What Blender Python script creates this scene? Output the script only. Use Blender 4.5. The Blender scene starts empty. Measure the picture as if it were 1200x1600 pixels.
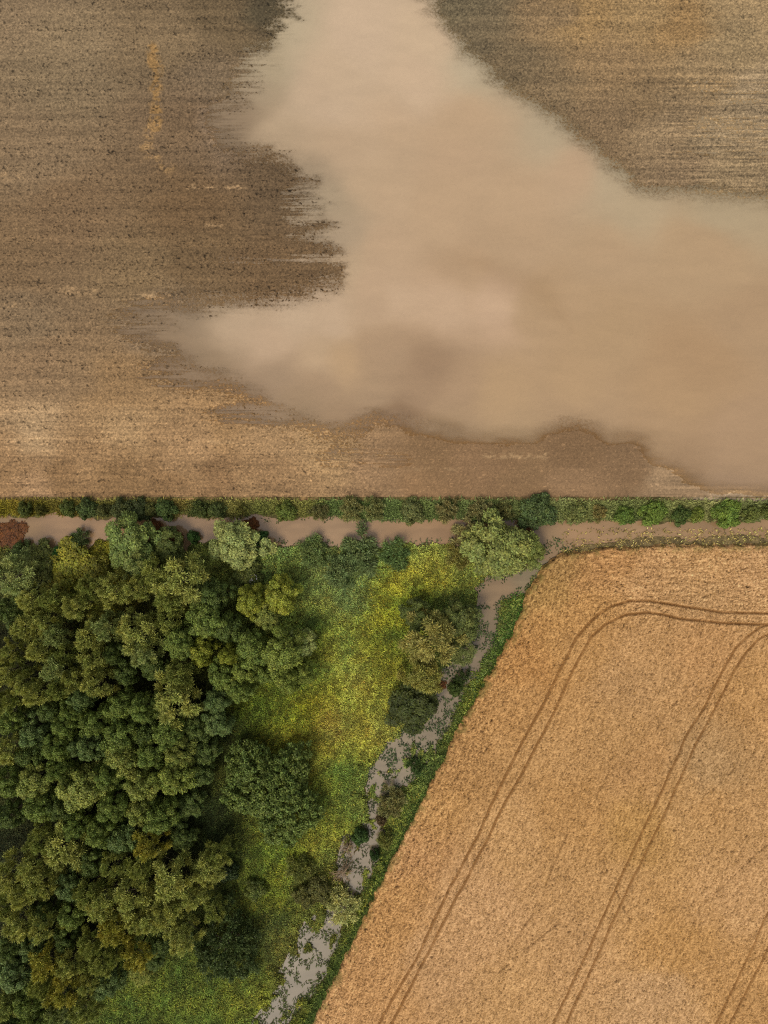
import bpy, math, random
import numpy as np
from mathutils import Vector

# ------------------------------------------------------------------ camera, sky, sun, exposure
scene = bpy.context.scene
COL = scene.collection
CZ = 111.0                                   # drone height in metres; 10 photo pixels = 1 m on the ground
cam_data = bpy.data.cameras.new('camera')
cam = bpy.data.objects.new('camera', cam_data); COL.objects.link(cam)
cam.location = (0, 0, CZ); cam.rotation_euler = (0, 0, 0)
cam_data.sensor_fit = 'VERTICAL'; cam_data.sensor_height = 34.6; cam_data.sensor_width = 26
cam_data.lens = 34.6 * CZ / 160.0
cam_data.clip_start = 0.5; cam_data.clip_end = 20000
scene.camera = cam

SUN_AZ = 216.0; SUN_EL = 57.0
world = bpy.data.worlds.new('World'); scene.world = world; world.use_nodes = True
wn = world.node_tree; wn.nodes.clear()
sky = wn.nodes.new('ShaderNodeTexSky'); sky.sky_type = 'NISHITA'; sky.sun_disc = False
sky.sun_elevation = math.radians(SUN_EL); sky.sun_rotation = math.radians(SUN_AZ)
sky.dust_density = 3.0; sky.air_density = 1.0
hs = wn.nodes.new('ShaderNodeHueSaturation'); hs.inputs['Saturation'].default_value = 0.35
bg = wn.nodes.new('ShaderNodeBackground'); bg.inputs['Strength'].default_value = 0.14
wo = wn.nodes.new('ShaderNodeOutputWorld')
wn.links.new(sky.outputs[0], hs.inputs['Color']); wn.links.new(hs.outputs[0], bg.inputs['Color'])
wn.links.new(bg.outputs[0], wo.inputs['Surface'])

sd = bpy.data.lights.new('sun', 'SUN'); sd.energy = 1.45; sd.angle = math.radians(20.0); sd.color = (1.0, 0.94, 0.84)
sun = bpy.data.objects.new('sun', sd); COL.objects.link(sun)
az = math.radians(SUN_AZ); el = math.radians(SUN_EL)
to_sun = Vector((math.sin(az) * math.cos(el), math.cos(az) * math.cos(el), math.sin(el)))
sun.rotation_euler = to_sun.to_track_quat('Z', 'Y').to_euler()
sun.location = to_sun * 200

vs = scene.view_settings
vs.view_transform = 'Standard'; vs.look = 'None'; vs.gamma = 1.0; vs.use_curve_mapping = False
vs.exposure = 0.14
scene.cycles.use_denoising = False; scene.cycles.pixel_filter_type = 'BLACKMAN_HARRIS'; scene.cycles.filter_width = 1.15
scene.cycles.max_bounces = 5; scene.cycles.diffuse_bounces = 3; scene.cycles.transparent_max_bounces = 4
scene.cycles.caustics_reflective = False; scene.cycles.caustics_refractive = False

# surface albedo from an sRGB colour as seen under this light (calibration of light colour and level)
KCAL = np.array([0.82, 0.80, 0.78], dtype=np.float32)

# ------------------------------------------------------------------ noise and fields
_rt = np.random.RandomState(7)
_TAB = _rt.rand(512, 512).astype(np.float32)

def vnoise(x, y, seed=0):
    x = np.asarray(x, dtype=np.float32) + seed * 37.13; y = np.asarray(y, dtype=np.float32) + seed * 91.71
    xi = np.floor(x); yi = np.floor(y); fx = x - xi; fy = y - yi
    xi = xi.astype(np.int64); yi = yi.astype(np.int64)
    fx = fx * fx * (3 - 2 * fx); fy = fy * fy * (3 - 2 * fy)
    a = _TAB[xi & 511, yi & 511]; b = _TAB[(xi + 1) & 511, yi & 511]
    c = _TAB[xi & 511, (yi + 1) & 511]; d = _TAB[(xi + 1) & 511, (yi + 1) & 511]
    return (a + (b - a) * fx) * (1 - fy) + (c + (d - c) * fx) * fy      # 0..1

def fbm(x, y, oct=4, seed=0, gain=0.5):
    s = 0; a = 1.0; t = 0
    for k in range(oct):
        s = s + a * vnoise(x * (2 ** k), y * (2 ** k), seed + k * 3 + 1); t += a; a *= gain
    return s / t

def sstep(a, b, x):
    t = np.clip((x - a) / (b - a), 0, 1); return t * t * (3 - 2 * t)

def srgb(c):
    c = np.asarray(c, dtype=np.float32) / 255.0
    return np.where(c <= 0.04045, c / 12.92, ((c + 0.055) / 1.055) ** 2.4)

def shepard(px, py, pts, soft=25.0, power=2.2):
    """smooth colour field from (px, py, r, g, b) samples; px py in photo-pixel units"""
    W = np.zeros(px.shape, np.float32); C = np.zeros(px.shape + (3,), np.float32)
    for (x, y, r, g, b) in pts:
        w = 1.0 / ((px - x) ** 2 + (py - y) ** 2 + soft * soft) ** power * 1e8
        W += w; C += w[..., None] * np.array([r, g, b], np.float32)
    return C / W[..., None]

def seg_dist(px, py, ax, ay, bx, by):
    dx, dy = bx - ax, by - ay; L = dx * dx + dy * dy + 1e-9
    t = np.clip(((px - ax) * dx + (py - ay) * dy) / L, 0, 1)
    return np.sqrt((px - ax - t * dx) ** 2 + (py - ay - t * dy) ** 2), t

def poly_sdf(px, py, poly):
    """negative inside"""
    d = np.full(px.shape, 1e9, np.float32); ins = np.zeros(px.shape, bool); n = len(poly)
    for i in range(n):
        ax, ay = poly[i]; bx, by = poly[(i + 1) % n]
        q, _ = seg_dist(px, py, ax, ay, bx, by); d = np.minimum(d, q)
        if ay != by:
            c = ((ay > py) != (by > py)) & (px < (bx - ax) * (py - ay) / (by - ay) + ax)
            ins ^= c
    return np.where(ins, -d, d)

def line_dist(px, py, pts):
    d = np.full(px.shape, 1e9, np.float32)
    for (a, b) in zip(pts[:-1], pts[1:]):
        q, _ = seg_dist(px, py, a[0], a[1], b[0], b[1]); d = np.minimum(d, q)
    return d

def channel_sdf(px, py, pts):
    d = np.full(px.shape, 1e9, np.float32)
    for (a, b) in zip(pts[:-1], pts[1:]):
        q, t = seg_dist(px, py, a[0], a[1], b[0], b[1]); d = np.minimum(d, q - (a[2] + (b[2] - a[2]) * t))
    return d

def P2X(px): return (px - 600.0) / 10.0
def P2Y(py): return (800.0 - py) / 10.0

# ------------------------------------------------------------------ mesh helpers
def link_mesh(name, verts, faces, mat, parent=None, colors=None, smooth=False):
    """verts Nx3, faces MxK (all the same size); colors per vertex Nx3 linear"""
    me = bpy.data.meshes.new(name)
    verts = np.ascontiguousarray(verts, dtype=np.float32); faces = np.ascontiguousarray(faces, dtype=np.int32)
    n, k = faces.shape
    me.vertices.add(len(verts)); me.vertices.foreach_set('co', verts.ravel())
    me.loops.add(n * k); me.loops.foreach_set('vertex_index', faces.ravel())
    me.polygons.add(n); me.polygons.foreach_set('loop_start', np.arange(0, n * k, k, dtype=np.int32))
    me.polygons.foreach_set('loop_total', np.full(n, k, dtype=np.int32))
    if smooth: me.polygons.foreach_set('use_smooth', np.ones(n, dtype=bool))
    me.update(calc_edges=True)
    if colors is not None:
        ca = me.color_attributes.new('Col', 'FLOAT_COLOR', 'POINT')
        c4 = np.ones((len(verts), 4), np.float32); c4[:, :3] = colors
        ca.data.foreach_set('color', c4.ravel())
    me.materials.append(mat)
    o = bpy.data.objects.new(name, me); COL.objects.link(o)
    if parent is not None: o.parent = parent
    return o

def grid_axes(lo, hi, step, far_lo, far_hi):
    core = np.arange(lo, hi + step * 0.5, step)
    def ext(start, end, sgn):
        out = []; s = step; p = start
        while (p - end) * sgn < 0:
            s *= 1.25; p = p + sgn * s; out.append(p)
        if out: out[-1] = end
        return out
    return np.array(ext(core[0], far_lo, -1)[::-1] + list(core) + ext(core[-1], far_hi, 1), dtype=np.float32)

def grid_faces(nx, ny, keep=None):
    i = np.arange((nx - 1) * (ny - 1)); ix = i % (nx - 1); iy = i // (nx - 1)
    a = iy * nx + ix
    f = np.stack([a, a + 1, a + 1 + nx, a + nx], 1)
    if keep is not None:
        k = keep.ravel(); f = f[k[f].all(1)]
    return f

def compact(verts, faces, colors):
    used = np.unique(faces); m = np.full(len(verts), -1, np.int64); m[used] = np.arange(len(used))
    return verts[used], m[faces], colors[used]

# ------------------------------------------------------------------ materials
def base_mat(name, rough=0.9, spec=0.2, noise=None, bump=None, objcol=False, transl=0.0, bumpscale=8.0, coat=None):
    m = bpy.data.materials.new(name); m.use_nodes = True
    nt = m.node_tree; N = nt.nodes; L = nt.links; N.clear()
    out = N.new('ShaderNodeOutputMaterial'); b = N.new('ShaderNodeBsdfPrincipled')
    b.inputs['Roughness'].default_value = rough; b.inputs['Specular IOR Level'].default_value = spec
    at = N.new('ShaderNodeAttribute'); at.attribute_name = 'Col'
    col = at.outputs['Color']
    if objcol:
        oi = N.new('ShaderNodeObjectInfo'); mx = N.new('ShaderNodeMix'); mx.data_type = 'RGBA'; mx.blend_type = 'MULTIPLY'
        mx.inputs['Factor'].default_value = 1.0
        L.new(col, mx.inputs['A']); L.new(oi.outputs['Color'], mx.inputs['B']); col = mx.outputs['Result']
    tc = N.new('ShaderNodeTexCoord')
    if noise:
        sc, lo, hi = noise
        nz = N.new('ShaderNodeTexNoise'); nz.inputs['Scale'].default_value = sc; nz.inputs['Detail'].default_value = 4
        L.new(tc.outputs['Object'], nz.inputs['Vector'])
        mr = N.new('ShaderNodeMapRange'); mr.inputs['From Min'].default_value = 0.3; mr.inputs['From Max'].default_value = 0.7
        mr.inputs['To Min'].default_value = lo; mr.inputs['To Max'].default_value = hi
        L.new(nz.outputs[0], mr.inputs['Value'])
        mu = N.new('ShaderNodeVectorMath'); mu.operation = 'SCALE'
        L.new(col, mu.inputs[0]); L.new(mr.outputs[0], mu.inputs['Scale']); col = mu.outputs[0]
    L.new(col, b.inputs['Base Color'])
    if bump:
        nb = N.new('ShaderNodeTexNoise'); nb.inputs['Scale'].default_value = bumpscale; nb.inputs['Detail'].default_value = 5
        L.new(tc.outputs['Object'], nb.inputs['Vector'])
        bp = N.new('ShaderNodeBump'); bp.inputs['Strength'].default_value = bump; bp.inputs['Distance'].default_value = 0.05
        L.new(nb.outputs[0], bp.inputs['Height']); L.new(bp.outputs[0], b.inputs['Normal'])
    if transl > 0:
        tr = N.new('ShaderNodeBsdfTranslucent'); L.new(col, tr.inputs['Color'])
        ms = N.new('ShaderNodeMixShader'); ms.inputs[0].default_value = transl
        L.new(b.outputs[0], ms.inputs[1]); L.new(tr.outputs[0], ms.inputs[2]); L.new(ms.outputs[0], out.inputs['Surface'])
    else:
        L.new(b.outputs[0], out.inputs['Surface'])
    return m

M_SOIL = base_mat('ploughed_soil', 0.95, 0.15, noise=(5.0, 0.9, 1.1), bump=0.6)
M_LAND = base_mat('turf_and_mud', 0.95, 0.15, noise=(4.0, 0.75, 1.2), bump=0.6)
M_WHEAT = base_mat('ripe_wheat', 0.85, 0.2, noise=(6.0, 0.88, 1.12), bump=0.5)
M_FLOOD = base_mat('muddy_flood_water', 0.12, 0.5, bump=0.02, bumpscale=1.5)
def murky(m):   # silt hides the bed gradually with depth
    nt = m.node_tree; N = nt.nodes; L = nt.links
    out = [n for n in N if n.type == 'OUTPUT_MATERIAL'][0]; src = out.inputs['Surface'].links[0].from_socket
    a = N.new('ShaderNodeAttribute'); a.attribute_name = 'Murk'
    t = N.new('ShaderNodeBsdfTransparent'); t.inputs[0].default_value = (.93, .88, .78, 1); ms = N.new('ShaderNodeMixShader')
    L.new(a.outputs['Fac'], ms.inputs[0]); L.new(t.outputs[0], ms.inputs[1]); L.new(src, ms.inputs[2]); L.new(ms.outputs[0], out.inputs['Surface'])
murky(M_FLOOD)
M_DITCH = base_mat('brown_ditch_water', 0.10, 0.5, bump=0.04, bumpscale=2.0)
M_LEAF = base_mat('leaves', 0.6, 0.25, objcol=True, transl=0.15)
M_GRASS = base_mat('grass_blades', 0.7, 0.2, transl=0.15)
M_BARK = base_mat('bark', 0.9, 0.2, noise=(3.0, 0.7, 1.25), bump=0.5)

def tag(o, label=None, cat=None, group=None, kind=None):
    if label: o['label'] = label
    if cat: o['category'] = cat
    if group: o['group'] = group
    if kind: o['kind'] = kind
    return o

# ------------------------------------------------------------------ layout read from the photograph (photo pixels)
WET = [(446,-60),(440,0),(422,40),(400,75),(385,110),(362,145),(340,175),(345,215),(380,248),(420,256),(455,276),(478,310),
       (488,350),(498,385),(515,425),(485,445),(430,452),(340,455),(262,462),(238,490),(225,530),(262,575),(318,602),(372,628),
       (415,655),(470,676),(520,690),(560,680),(600,664),(650,680),(700,690),(750,697),(830,696),(852,685),(880,677),(905,674),
       (930,682),(950,699),(980,696),(1000,700),(1015,722),(1060,745),(1100,768),(1160,775),(1200,777),(1500,776),(1500,310),(1200,300),
       (1120,293),(1060,290),(1000,285),(970,257),(940,228),(900,202),(880,178),(850,161),(800,130),(770,102),(735,76),(715,46),
       (700,30),(682,0),(665,-60)]
DITCH = [(-300,815),(0,812),(60,812),(75,800),(95,800),(102,811),(180,813),(272,811),(281,797),(295,797),(302,809),(350,812),(385,803),(430,811),
         (465,814),(480,803),(500,810),(560,804),(620,804),(640,813),(670,812),(690,804),(780,810),(870,818),(960,815),(1050,820),
         (1110,817),(1120,809),(1200,816),(1500,818),(1500,838),(1200,834),(1130,834),(1080,840),(1020,834),(950,842),(900,850),(868,866),
         (845,862),(825,853),(760,848),(690,847),(640,846),(620,842),(590,852),(560,842),(530,854),(500,844),(460,852),(420,847),(380,842),
         (300,842),(290,858),(270,842),(230,842),(150,842),(130,858),(60,855),(0,847),(-300,847)]
BROOK = [[(866,862,12),(846,882,10),(815,908,12),(768,925,19),(762,957,14),(765,982,11),(750,1007,15),(728,1045,15),(703,1062,15),
          (702,1090,15),(695,1120,13),(676,1146,14),(655,1187,14),(628,1210,17),(598,1216,20),(590,1240,16),(583,1270,10),(583,1305,11),
          (574,1340,15),(560,1378,13),(540,1405,8),(512,1450,17),(505,1477,19),(485,1515,20),(462,1545,26),(436,1578,20),
          (410,1620,20),(330,1750,22),(200,1950,25)],
         [(655,1150,10),(634,1158,12),(612,1182,13),(600,1215,18)],[(487,1440,7),(478,1480,9)],[(542,1318,8),(540,1362,12)],
         [(455,1505,10),(440,1550,12)]]
WHEAT = [(1600,848),(1200,852),(1050,853),(940,858),(872,868),(850,886),(826,925),(802,985),(762,1060),(706,1160),(654,1260),(594,1380),
         (543,1490),(488,1600),(388,1810),(150,2300),(1600,2300)]
TRAMS = [
 [(1500,960),(1200,957.6),(1125,956),(1087,950),(1050,944),(1012,938),(982,938),(952,947),(930,962),(915,978),(900,996),(874,1045),(844,1105),
  (806,1176),(772,1244),(750,1295),(700,1390),(650,1495),(600,1580),(500,1790)],
 [(1500,978),(1200,975),(1125,972.6),(1061,966),(1035,959.5),(1009,956),(975,959.5),(945,974),(922,994),(900,1034),(874,1090),(851,1139),(817,1202),
  (791,1247),(750,1330),(700,1425),(650,1520),(610,1600),(520,1790)],
 [(1215,970),(1185,979),(1165,994),(1147,1011),(1125,1049),(1099,1101),(1069,1150),(1047,1200),(1024,1250),(1000,1300),(950,1410),(900,1520),(862,1600),(780,1780)],
 [(1230,978),(1200,989),(1182,999),(1165,1016),(1147,1041),(1125,1086),(1087,1157),(1067,1200),(1046,1250),(1000,1345),(950,1450),(882,1600),(800,1780)],
 [(1330,1150),(1200,1417),(1165,1495),(1115,1600),(1050,1740)], [(1355,1150),(1218,1430),(1182,1510),(1136,1600),(1070,1740)]]
FAINT = [[(964,1187),(930,1240)],[(885,1300),(858,1365),(828,1430),(795,1480)],[(870,1440),(820,1480),(780,1515)],
         [(1195,1318),(1140,1370),(1090,1415)],[(935,1325),(955,1375),(985,1440)],[(1000,1500),(960,1530),(925,1550)],[(1060,1090),(1035,1120),(1020,1145)],
         [(1185,1165),(1150,1195),(1130,1215)],[(720,1200),(690,1255)],[(640,1335),(615,1390),(604,1440)],[(985,1064),(1020,1080)]]

def ditch_d(px, py):
    wx = (fbm(px / 14, py / 14, 3, 11) - 0.5) * 16; wy = (fbm(px / 14, py / 14, 3, 17) - 0.5) * 12
    return poly_sdf(px + wx, py + wy, DITCH) - 3.0
def brook_d(px, py):
    wx = (fbm(px / 12, py / 12, 3, 21) - 0.5) * 14; wy = (fbm(px / 12, py / 12, 3, 27) - 0.5) * 14
    d = np.full(px.shape, 1e9, np.float32)
    for c in BROOK: d = np.minimum(d, channel_sdf(px + wx, py + wy, c))
    isl = sstep(0.60, 0.68, fbm(px / 13 + 3, py / 17, 3, 31)) * sstep(1130, 1180, py)
    return d - 3.5 + isl * 18
def wheat_d(px, py):
    wx = (fbm(px / 10, py / 10, 3, 41) - 0.5) * 7; wy = (fbm(px / 10, py / 10, 3, 47) - 0.5) * 7
    return poly_sdf(px + wx, py + wy, WHEAT)

SOIL_C = [(0,0,142,118,87),(100,100,143,120,88),(250,60,134,111,80),(350,30,116,96,68),(418,12,92,80,58),(60,250,140,115,84),(300,200,128,103,74),
 (340,130,132,110,82),(345,190,140,116,90),(100,330,132,105,74),(300,330,120,94,64),(450,300,112,90,64),(40,400,134,107,75),(300,400,124,99,68),(430,430,122,96,66),
 (50,500,140,115,84),(230,440,138,112,78),(250,500,142,118,90),(100,560,142,114,81),(200,610,150,118,80),(50,680,176,144,104),(200,670,172,138,96),(350,660,160,125,84),(430,690,164,130,90),
 (60,560,140,112,80),(20,744,146,113,76),(100,744,140,108,72),(180,745,138,107,71),(260,745,140,108,72),(340,746,144,111,75),(420,748,150,117,80),(20,722,158,123,84),(140,722,156,122,83),(280,724,158,124,85),(300,700,165,130,90),(500,700,168,134,92),(50,768,165,130,92),(400,768,160,126,86),(600,730,165,130,92),(750,715,160,124,87),
 (900,700,142,110,76),(680,700,147,114,78),(760,700,145,112,77),(980,720,146,114,80),(820,740,154,120,83),(1050,760,175,142,104),(1150,778,190,160,124),(650,768,166,128,88),(900,765,166,130,92),
 (705,15,112,98,72),(740,50,114,98,72),(800,100,120,101,73),(920,30,158,126,82),(860,15,140,114,80),(950,100,146,118,82),(1010,20,154,125,84),(1060,40,150,118,76),
 (1150,60,148,124,88),(1100,120,150,124,88),(850,150,128,106,76),(950,200,130,106,76),(1050,270,136,112,82),(1150,200,156,132,98),(1180,150,158,134,100),
 (1185,20,160,133,94),(1000,150,136,111,78),(1150,270,148,124,90),(1050,200,146,121,88)]
WATER_C = [(520,230,192,165,132),(560,280,192,165,131),(500,180,194,168,136),(470,150,192,166,134),(560,220,193,166,133),(575,600,172,144,111),(700,320,191,162,127),(600,380,192,163,129),(560,50,200,174,142),(680,60,200,174,140),(650,130,199,172,139),(500,120,196,170,137),(600,200,192,164,130),(720,180,192,163,128),(700,250,190,161,127),
 (445,60,184,166,133),(415,110,178,160,128),(400,150,170,150,120),(375,190,150,128,100),(360,220,146,124,96),(440,200,186,162,130),(450,240,180,156,124),(480,270,162,142,114),(500,310,172,152,122),
 (520,360,176,154,124),(545,420,190,164,130),(600,300,192,164,130),(800,300,190,161,126),(880,260,191,162,128),(850,200,184,165,133),(740,110,186,168,136),(950,270,186,166,133),
 (1000,300,185,164,130),(1150,320,180,160,126),(1100,400,184,155,118),(1180,500,178,148,112),(950,400,185,156,120),(800,380,186,157,122),(720,420,183,153,118),
 (780,480,194,163,130),(690,480,192,162,129),(600,450,192,163,130),(860,480,182,152,115),(450,490,198,172,140),(520,500,197,170,138),(370,495,192,166,134),(350,470,176,152,120),(420,535,194,166,134),(500,565,193,165,130),(540,575,188,157,118),
 (600,560,176,147,114),(660,575,160,131,100),(640,600,166,137,105),(700,620,176,146,112),(780,620,184,153,114),(900,600,184,153,114),(1050,600,181,149,110),(1150,700,178,147,112),
 (1080,560,176,144,106),(950,520,180,150,112),(1000,680,178,147,110),(800,670,178,149,112),(700,660,168,140,106),(620,635,152,124,94),(560,650,162,134,102),(480,650,158,132,100),(400,620,154,128,98),
 (330,560,152,128,98),(260,500,150,126,96),(250,550,146,120,90),(330,600,150,124,94),(500,600,168,140,108),(430,590,164,138,108),(300,480,150,128,100),(550,680,160,132,98),(870,660,178,148,112),(930,650,178,148,112),(1050,735,172,141,106),(1150,765,176,146,114)]
MEADOW_C = [(480,860,92,100,44),(430,850,92,98,46),(560,860,80,90,42),(540,900,84,92,46),(510,880,86,92,48),(650,862,114,112,46),(700,870,118,112,46),(680,900,104,102,36),(540,940,90,94,46),(500,930,88,94,44),(470,950,88,94,40),(440,900,88,92,38),
 (560,950,88,91,44),(640,912,112,104,34),(600,940,112,108,32),(650,930,88,90,28),(610,960,100,98,28),(565,970,106,104,34),(500,980,86,92,34),(545,1000,104,104,40),(600,1000,84,86,28),(540,1040,124,117,44),(560,1070,122,113,46),(500,1040,100,100,36),(490,1070,88,90,30),
 (480,1110,104,102,26),(520,1090,112,108,36),(520,1120,114,100,40),(515,1135,116,98,42),(560,1100,116,111,40),(590,1080,106,100,36),(600,1050,98,96,32),(500,1150,108,100,34),(470,1130,108,102,30),(560,1150,114,108,42),(590,1140,112,102,40),(560,1170,106,104,38),(540,1210,88,94,34),(570,1240,88,92,38),
 (510,1290,94,96,34),(520,1330,98,94,36),(450,1350,88,92,30),(420,1400,80,84,28),(480,1380,86,82,32),(420,1450,72,74,32),(440,1500,80,78,32),(250,1560,82,88,32),(330,1570,86,92,34),(400,1540,88,90,32),(200,1590,74,80,30),(290,1530,70,76,28),
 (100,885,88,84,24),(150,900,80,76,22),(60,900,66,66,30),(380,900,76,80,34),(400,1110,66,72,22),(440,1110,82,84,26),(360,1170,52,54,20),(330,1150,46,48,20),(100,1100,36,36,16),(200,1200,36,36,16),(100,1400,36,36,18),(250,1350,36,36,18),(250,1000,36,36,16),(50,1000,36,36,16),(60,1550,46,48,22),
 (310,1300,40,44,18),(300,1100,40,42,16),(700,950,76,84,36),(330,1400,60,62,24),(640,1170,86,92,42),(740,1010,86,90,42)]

def soil_color(px, py):
    wx = (fbm(px / 60, py / 25, 3, 51) - .5) * 60; wy = (fbm(px / 60, py / 25, 3, 57) - .5) * 30
    c = shepard(px + wx, py + wy, SOIL_C, 22)
    def blend(c, m, col): return c * (1 - m[..., None]) + np.array(col, np.float32) * m[..., None]
    patch = fbm(px / 6, py / 4, 3, 61)
    d = line_dist(px + (fbm(px / 10, py / 12, 2, 63) - .5) * 16, py, [(238,75),(243,120),(246,170),(243,200)])
    c = blend(c, sstep(13, 4, d) * sstep(.35, .55, patch) * .8, (168,128,76))
    d = line_dist(px + (fbm(px / 10, py / 12, 2, 65) - .5) * 22, py, [(232,205),(226,228),(240,248),(262,262)])
    c = blend(c, sstep(16, 4, d) * sstep(.42, .6, patch) * .75, (176,138,90))
    for (x0, x1, y, h, s) in [(295,378,294,5,.85),(320,345,352,5,.6),(100,150,455,12,.6),(0,45,478,9,.6),(225,262,465,10,.8),(232,270,478,8,.7),(0,30,275,10,.5),(0,170,688,6,.5),(260,370,690,6,.5),(580,620,710,5,.7),(760,850,712,7,.75),(640,720,733,4,.5)]:
        m = sstep(12, 0, np.maximum(x0 - px, px - x1)) * sstep(h, h * .2, np.abs(py - y + (patch - .5) * 8)) * sstep(.4, .6, fbm(px / 7, py / 3, 3, 67)) * s
        c = blend(c, m, (186,150,106))
    return c

# ------------------------------------------------------------------ flooded plough field (upper half)
STEP = 0.125
def leftness_all(PX): return sstep(700, 560, PX)
def hexd(px, py):  # height of the field surface in metres relative to the flood water
    warp = .35 + .65 * sstep(700, 540, px)
    wx = (fbm(px / 30, py / 11, 4, 71) - .5) * 70 * warp; wy = (fbm(px / 30, py / 9, 3, 73) - .5) * 14
    d = poly_sdf(px + wx, py + wy, WET)                       # px, >0 on land
    return d

xs = grid_axes(-61.5, 61.5, STEP, -1500, 1500); ys = grid_axes(2.35, 81.5, STEP, 2.35, 1500)
ys = ys[ys >= 2.34]
X, Y = np.meshgrid(xs, ys); PX = X * 10 + 600; PY = 800 - Y * 10
D = hexd(PX, PY)
def bed(PX, PY, D):
    """height of the field bed above the flood level, and the patterns that make it"""
    row = fbm(PX / 60, PY / 2.4, 3, 81)                           # thin streaks along the drilling direction
    row2 = fbm(PX / 260, PY / 9, 3, 83)
    clod = fbm((PX - .6 * PY) / 1.9, PY / 1.7, 2, 87)
    big = vnoise((PX - .6 * PY) / 2.1, PY / 1.9, 89)
    leftness = sstep(760, 360, PX)
    H = np.clip(D, -60, 60) * np.where(D > 0, .0028 - .0012 * leftness, .0012 + .0022 * (1 - leftness)) - np.maximum(-D - 22, 0) * .006
    H += (row - .5) * (.040 * leftness + .02) + (clod - .5) * .10
    stray = sstep(.74, .90, big) * sstep(.42, .62, fbm(PX / 55, PY / 3.2, 3, 93)) * sstep(-75, 6, D) * sstep(640, 500, PX)
    H += stray * .14
    calm = np.clip((PY - 655) / 20, 0, 1) * sstep(540, 640, PX)    # the wet shelf at the lower right is smooth
    H = H * (1 - calm * .8) + calm * (0.0028 * np.clip(D, -26, 6) + 0.003)
    pool = sstep(985, 1100, PX) * sstep(112, 128, PY) * sstep(262, 240, PY)
    H -= pool * (sstep(.44, .60, row) * .14 + 0.055)
    def ell(cx, cy, rx, ry): return sstep(1.0, .35, np.sqrt(((PX - cx) / rx) ** 2 + ((PY - cy) / ry) ** 2))
    p2 = np.maximum.reduce([ell(420, 405, 170, 16), ell(460, 370, 90, 16), ell(330, 385, 130, 10), ell(210, 500, 90, 55), ell(470, 325, 60, 50), ell(560, 720, 120, 34) * .9, ell(260, 590, 110, 36), ell(500, 745, 150, 14) * .7,
                            ell(360, 190, 60, 60), ell(380, 650, 120, 26), ell(395, 120, 50, 60)])
    H -= p2 * (sstep(.42, .64, row) * .085 + .030)
    return H, row, row2, clod, big, calm, stray
H, row, row2, clod, big, calm, stray = bed(PX, PY, D)
C = soil_color(PX, PY) * np.array([1.02, 1.04, 1.07])
C = C * (1 - .10 * sstep(470, 640, PX) * sstep(640, 680, PY))[..., None]
contrast = np.where(PX > 600, 1.2, 1.0) * (1 - .6 * calm)
fine = fbm(PX / 1.35, PY / 1.35, 2, 88)
spk = sstep(.70, .92, big) * sstep(.35, .6, fbm(PX / 30, PY / 14, 3, 91)) * sstep(640, 540, PY)
low = sstep(560, 660, PY) * leftness_all(PX)
lum = 1 + (fine - .5) * .50 * contrast + (clod - .5) * .34 * contrast + (row - .5) * .11 * contrast * (1 + low) + (row2 - .5) * .20 * contrast - spk * .26 * contrast
fleck = sstep(.80, .93, vnoise((PX + .5 * PY) / 2.4, PY / 1.7, 97)) * sstep(600, 680, PY)
lum = lum + fleck * .20 + (row - .5) * .5 * sstep(985, 1100, PX) * sstep(100, 130, PY)
lum = lum * (1 - stray * .42) * (1 - .05 * sstep(560, 500, PX) * sstep(620, 500, PY))
wetdark = sstep(.10, 0, np.abs(H)) * sstep(30, 0, np.abs(D)) * (1 - calm)
lum = lum * (1 - .05 * wetdark)
far = np.maximum(sstep(62, 84, np.abs(X)), sstep(82, 104, Y))          # the wide cells beyond the frame stay even
lum = 1 + (lum - 1) * (1 - far); H = H * (1 - far) + far * np.where(D > 0, .08, -.12)
albedo = srgb(np.clip(C * lum[..., None], 8, 235)) * KCAL
V = np.stack([X, Y, H], -1).reshape(-1, 3)
fld = link_mesh('ploughed_field', V, grid_faces(len(xs), len(ys)), M_SOIL, colors=albedo.reshape(-1, 3), smooth=True)
tag(fld, 'bare brown ploughed field in the upper half, partly under flood water', 'field', kind='structure')

# flood water sheet
xs = grid_axes(-61.5, 61.5, 0.125, -1490, 1490); ys = grid_axes(2.45, 81.5, 0.125, 2.45, 1490); ys = ys[ys >= 2.44]
X, Y = np.meshgrid(xs, ys); PX = X * 10 + 600; PY = 800 - Y * 10
wx = (fbm(PX / 120, PY / 90, 4, 101) - .5) * 60; wy = (fbm(PX / 120, PY / 60, 4, 107) - .5) * 45
C = shepard(PX + wx, PY + wy, WATER_C, 26)
# edges of drifting silt clouds
s1 = poly_sdf(PX + wx * .25, PY + wy * .3, [(440,-50),(745,-50),(760,110),(745,140),(715,175),(680,196),(620,210),(540,215),(430,190)])
C += (sstep(10, -30, s1) * 5)[..., None] * np.array([1, 1.05, 1.2])
s2 = poly_sdf(PX + wx * .3, PY + wy * .3, [(600,440),(700,440),(760,445),(810,460),(832,480),(822,500),(760,515),(680,520),(600,500)])
C += (sstep(6, -25, s2) * 7)[..., None]
s3 = poly_sdf(PX + wx * .3, PY + wy * .3, [(715,405),(760,395),(860,430),(900,520),(835,470),(760,440)])
C -= (sstep(12, -20, s3) * 7)[..., None]
s4 = line_dist(PX + wx * .4, PY + wy * .4, [(590,640),(615,630),(640,640),(680,655),(720,668)])
C -= (sstep(16, 0, s4) * 9)[..., None]
Dw = poly_sdf(PX, PY, WET)
rim = sstep(-26, -4, Dw) * sstep(640, 700, PX) * sstep(330, 290, PY)
C = C * (1 - rim[..., None] * .5) + np.array([180, 166, 134]) * rim[..., None] * .5
rip = fbm(PX / 3.5, PY / 2.5, 3, 111); C *= (1 + (rip - .5) * .035)[..., None]
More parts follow.
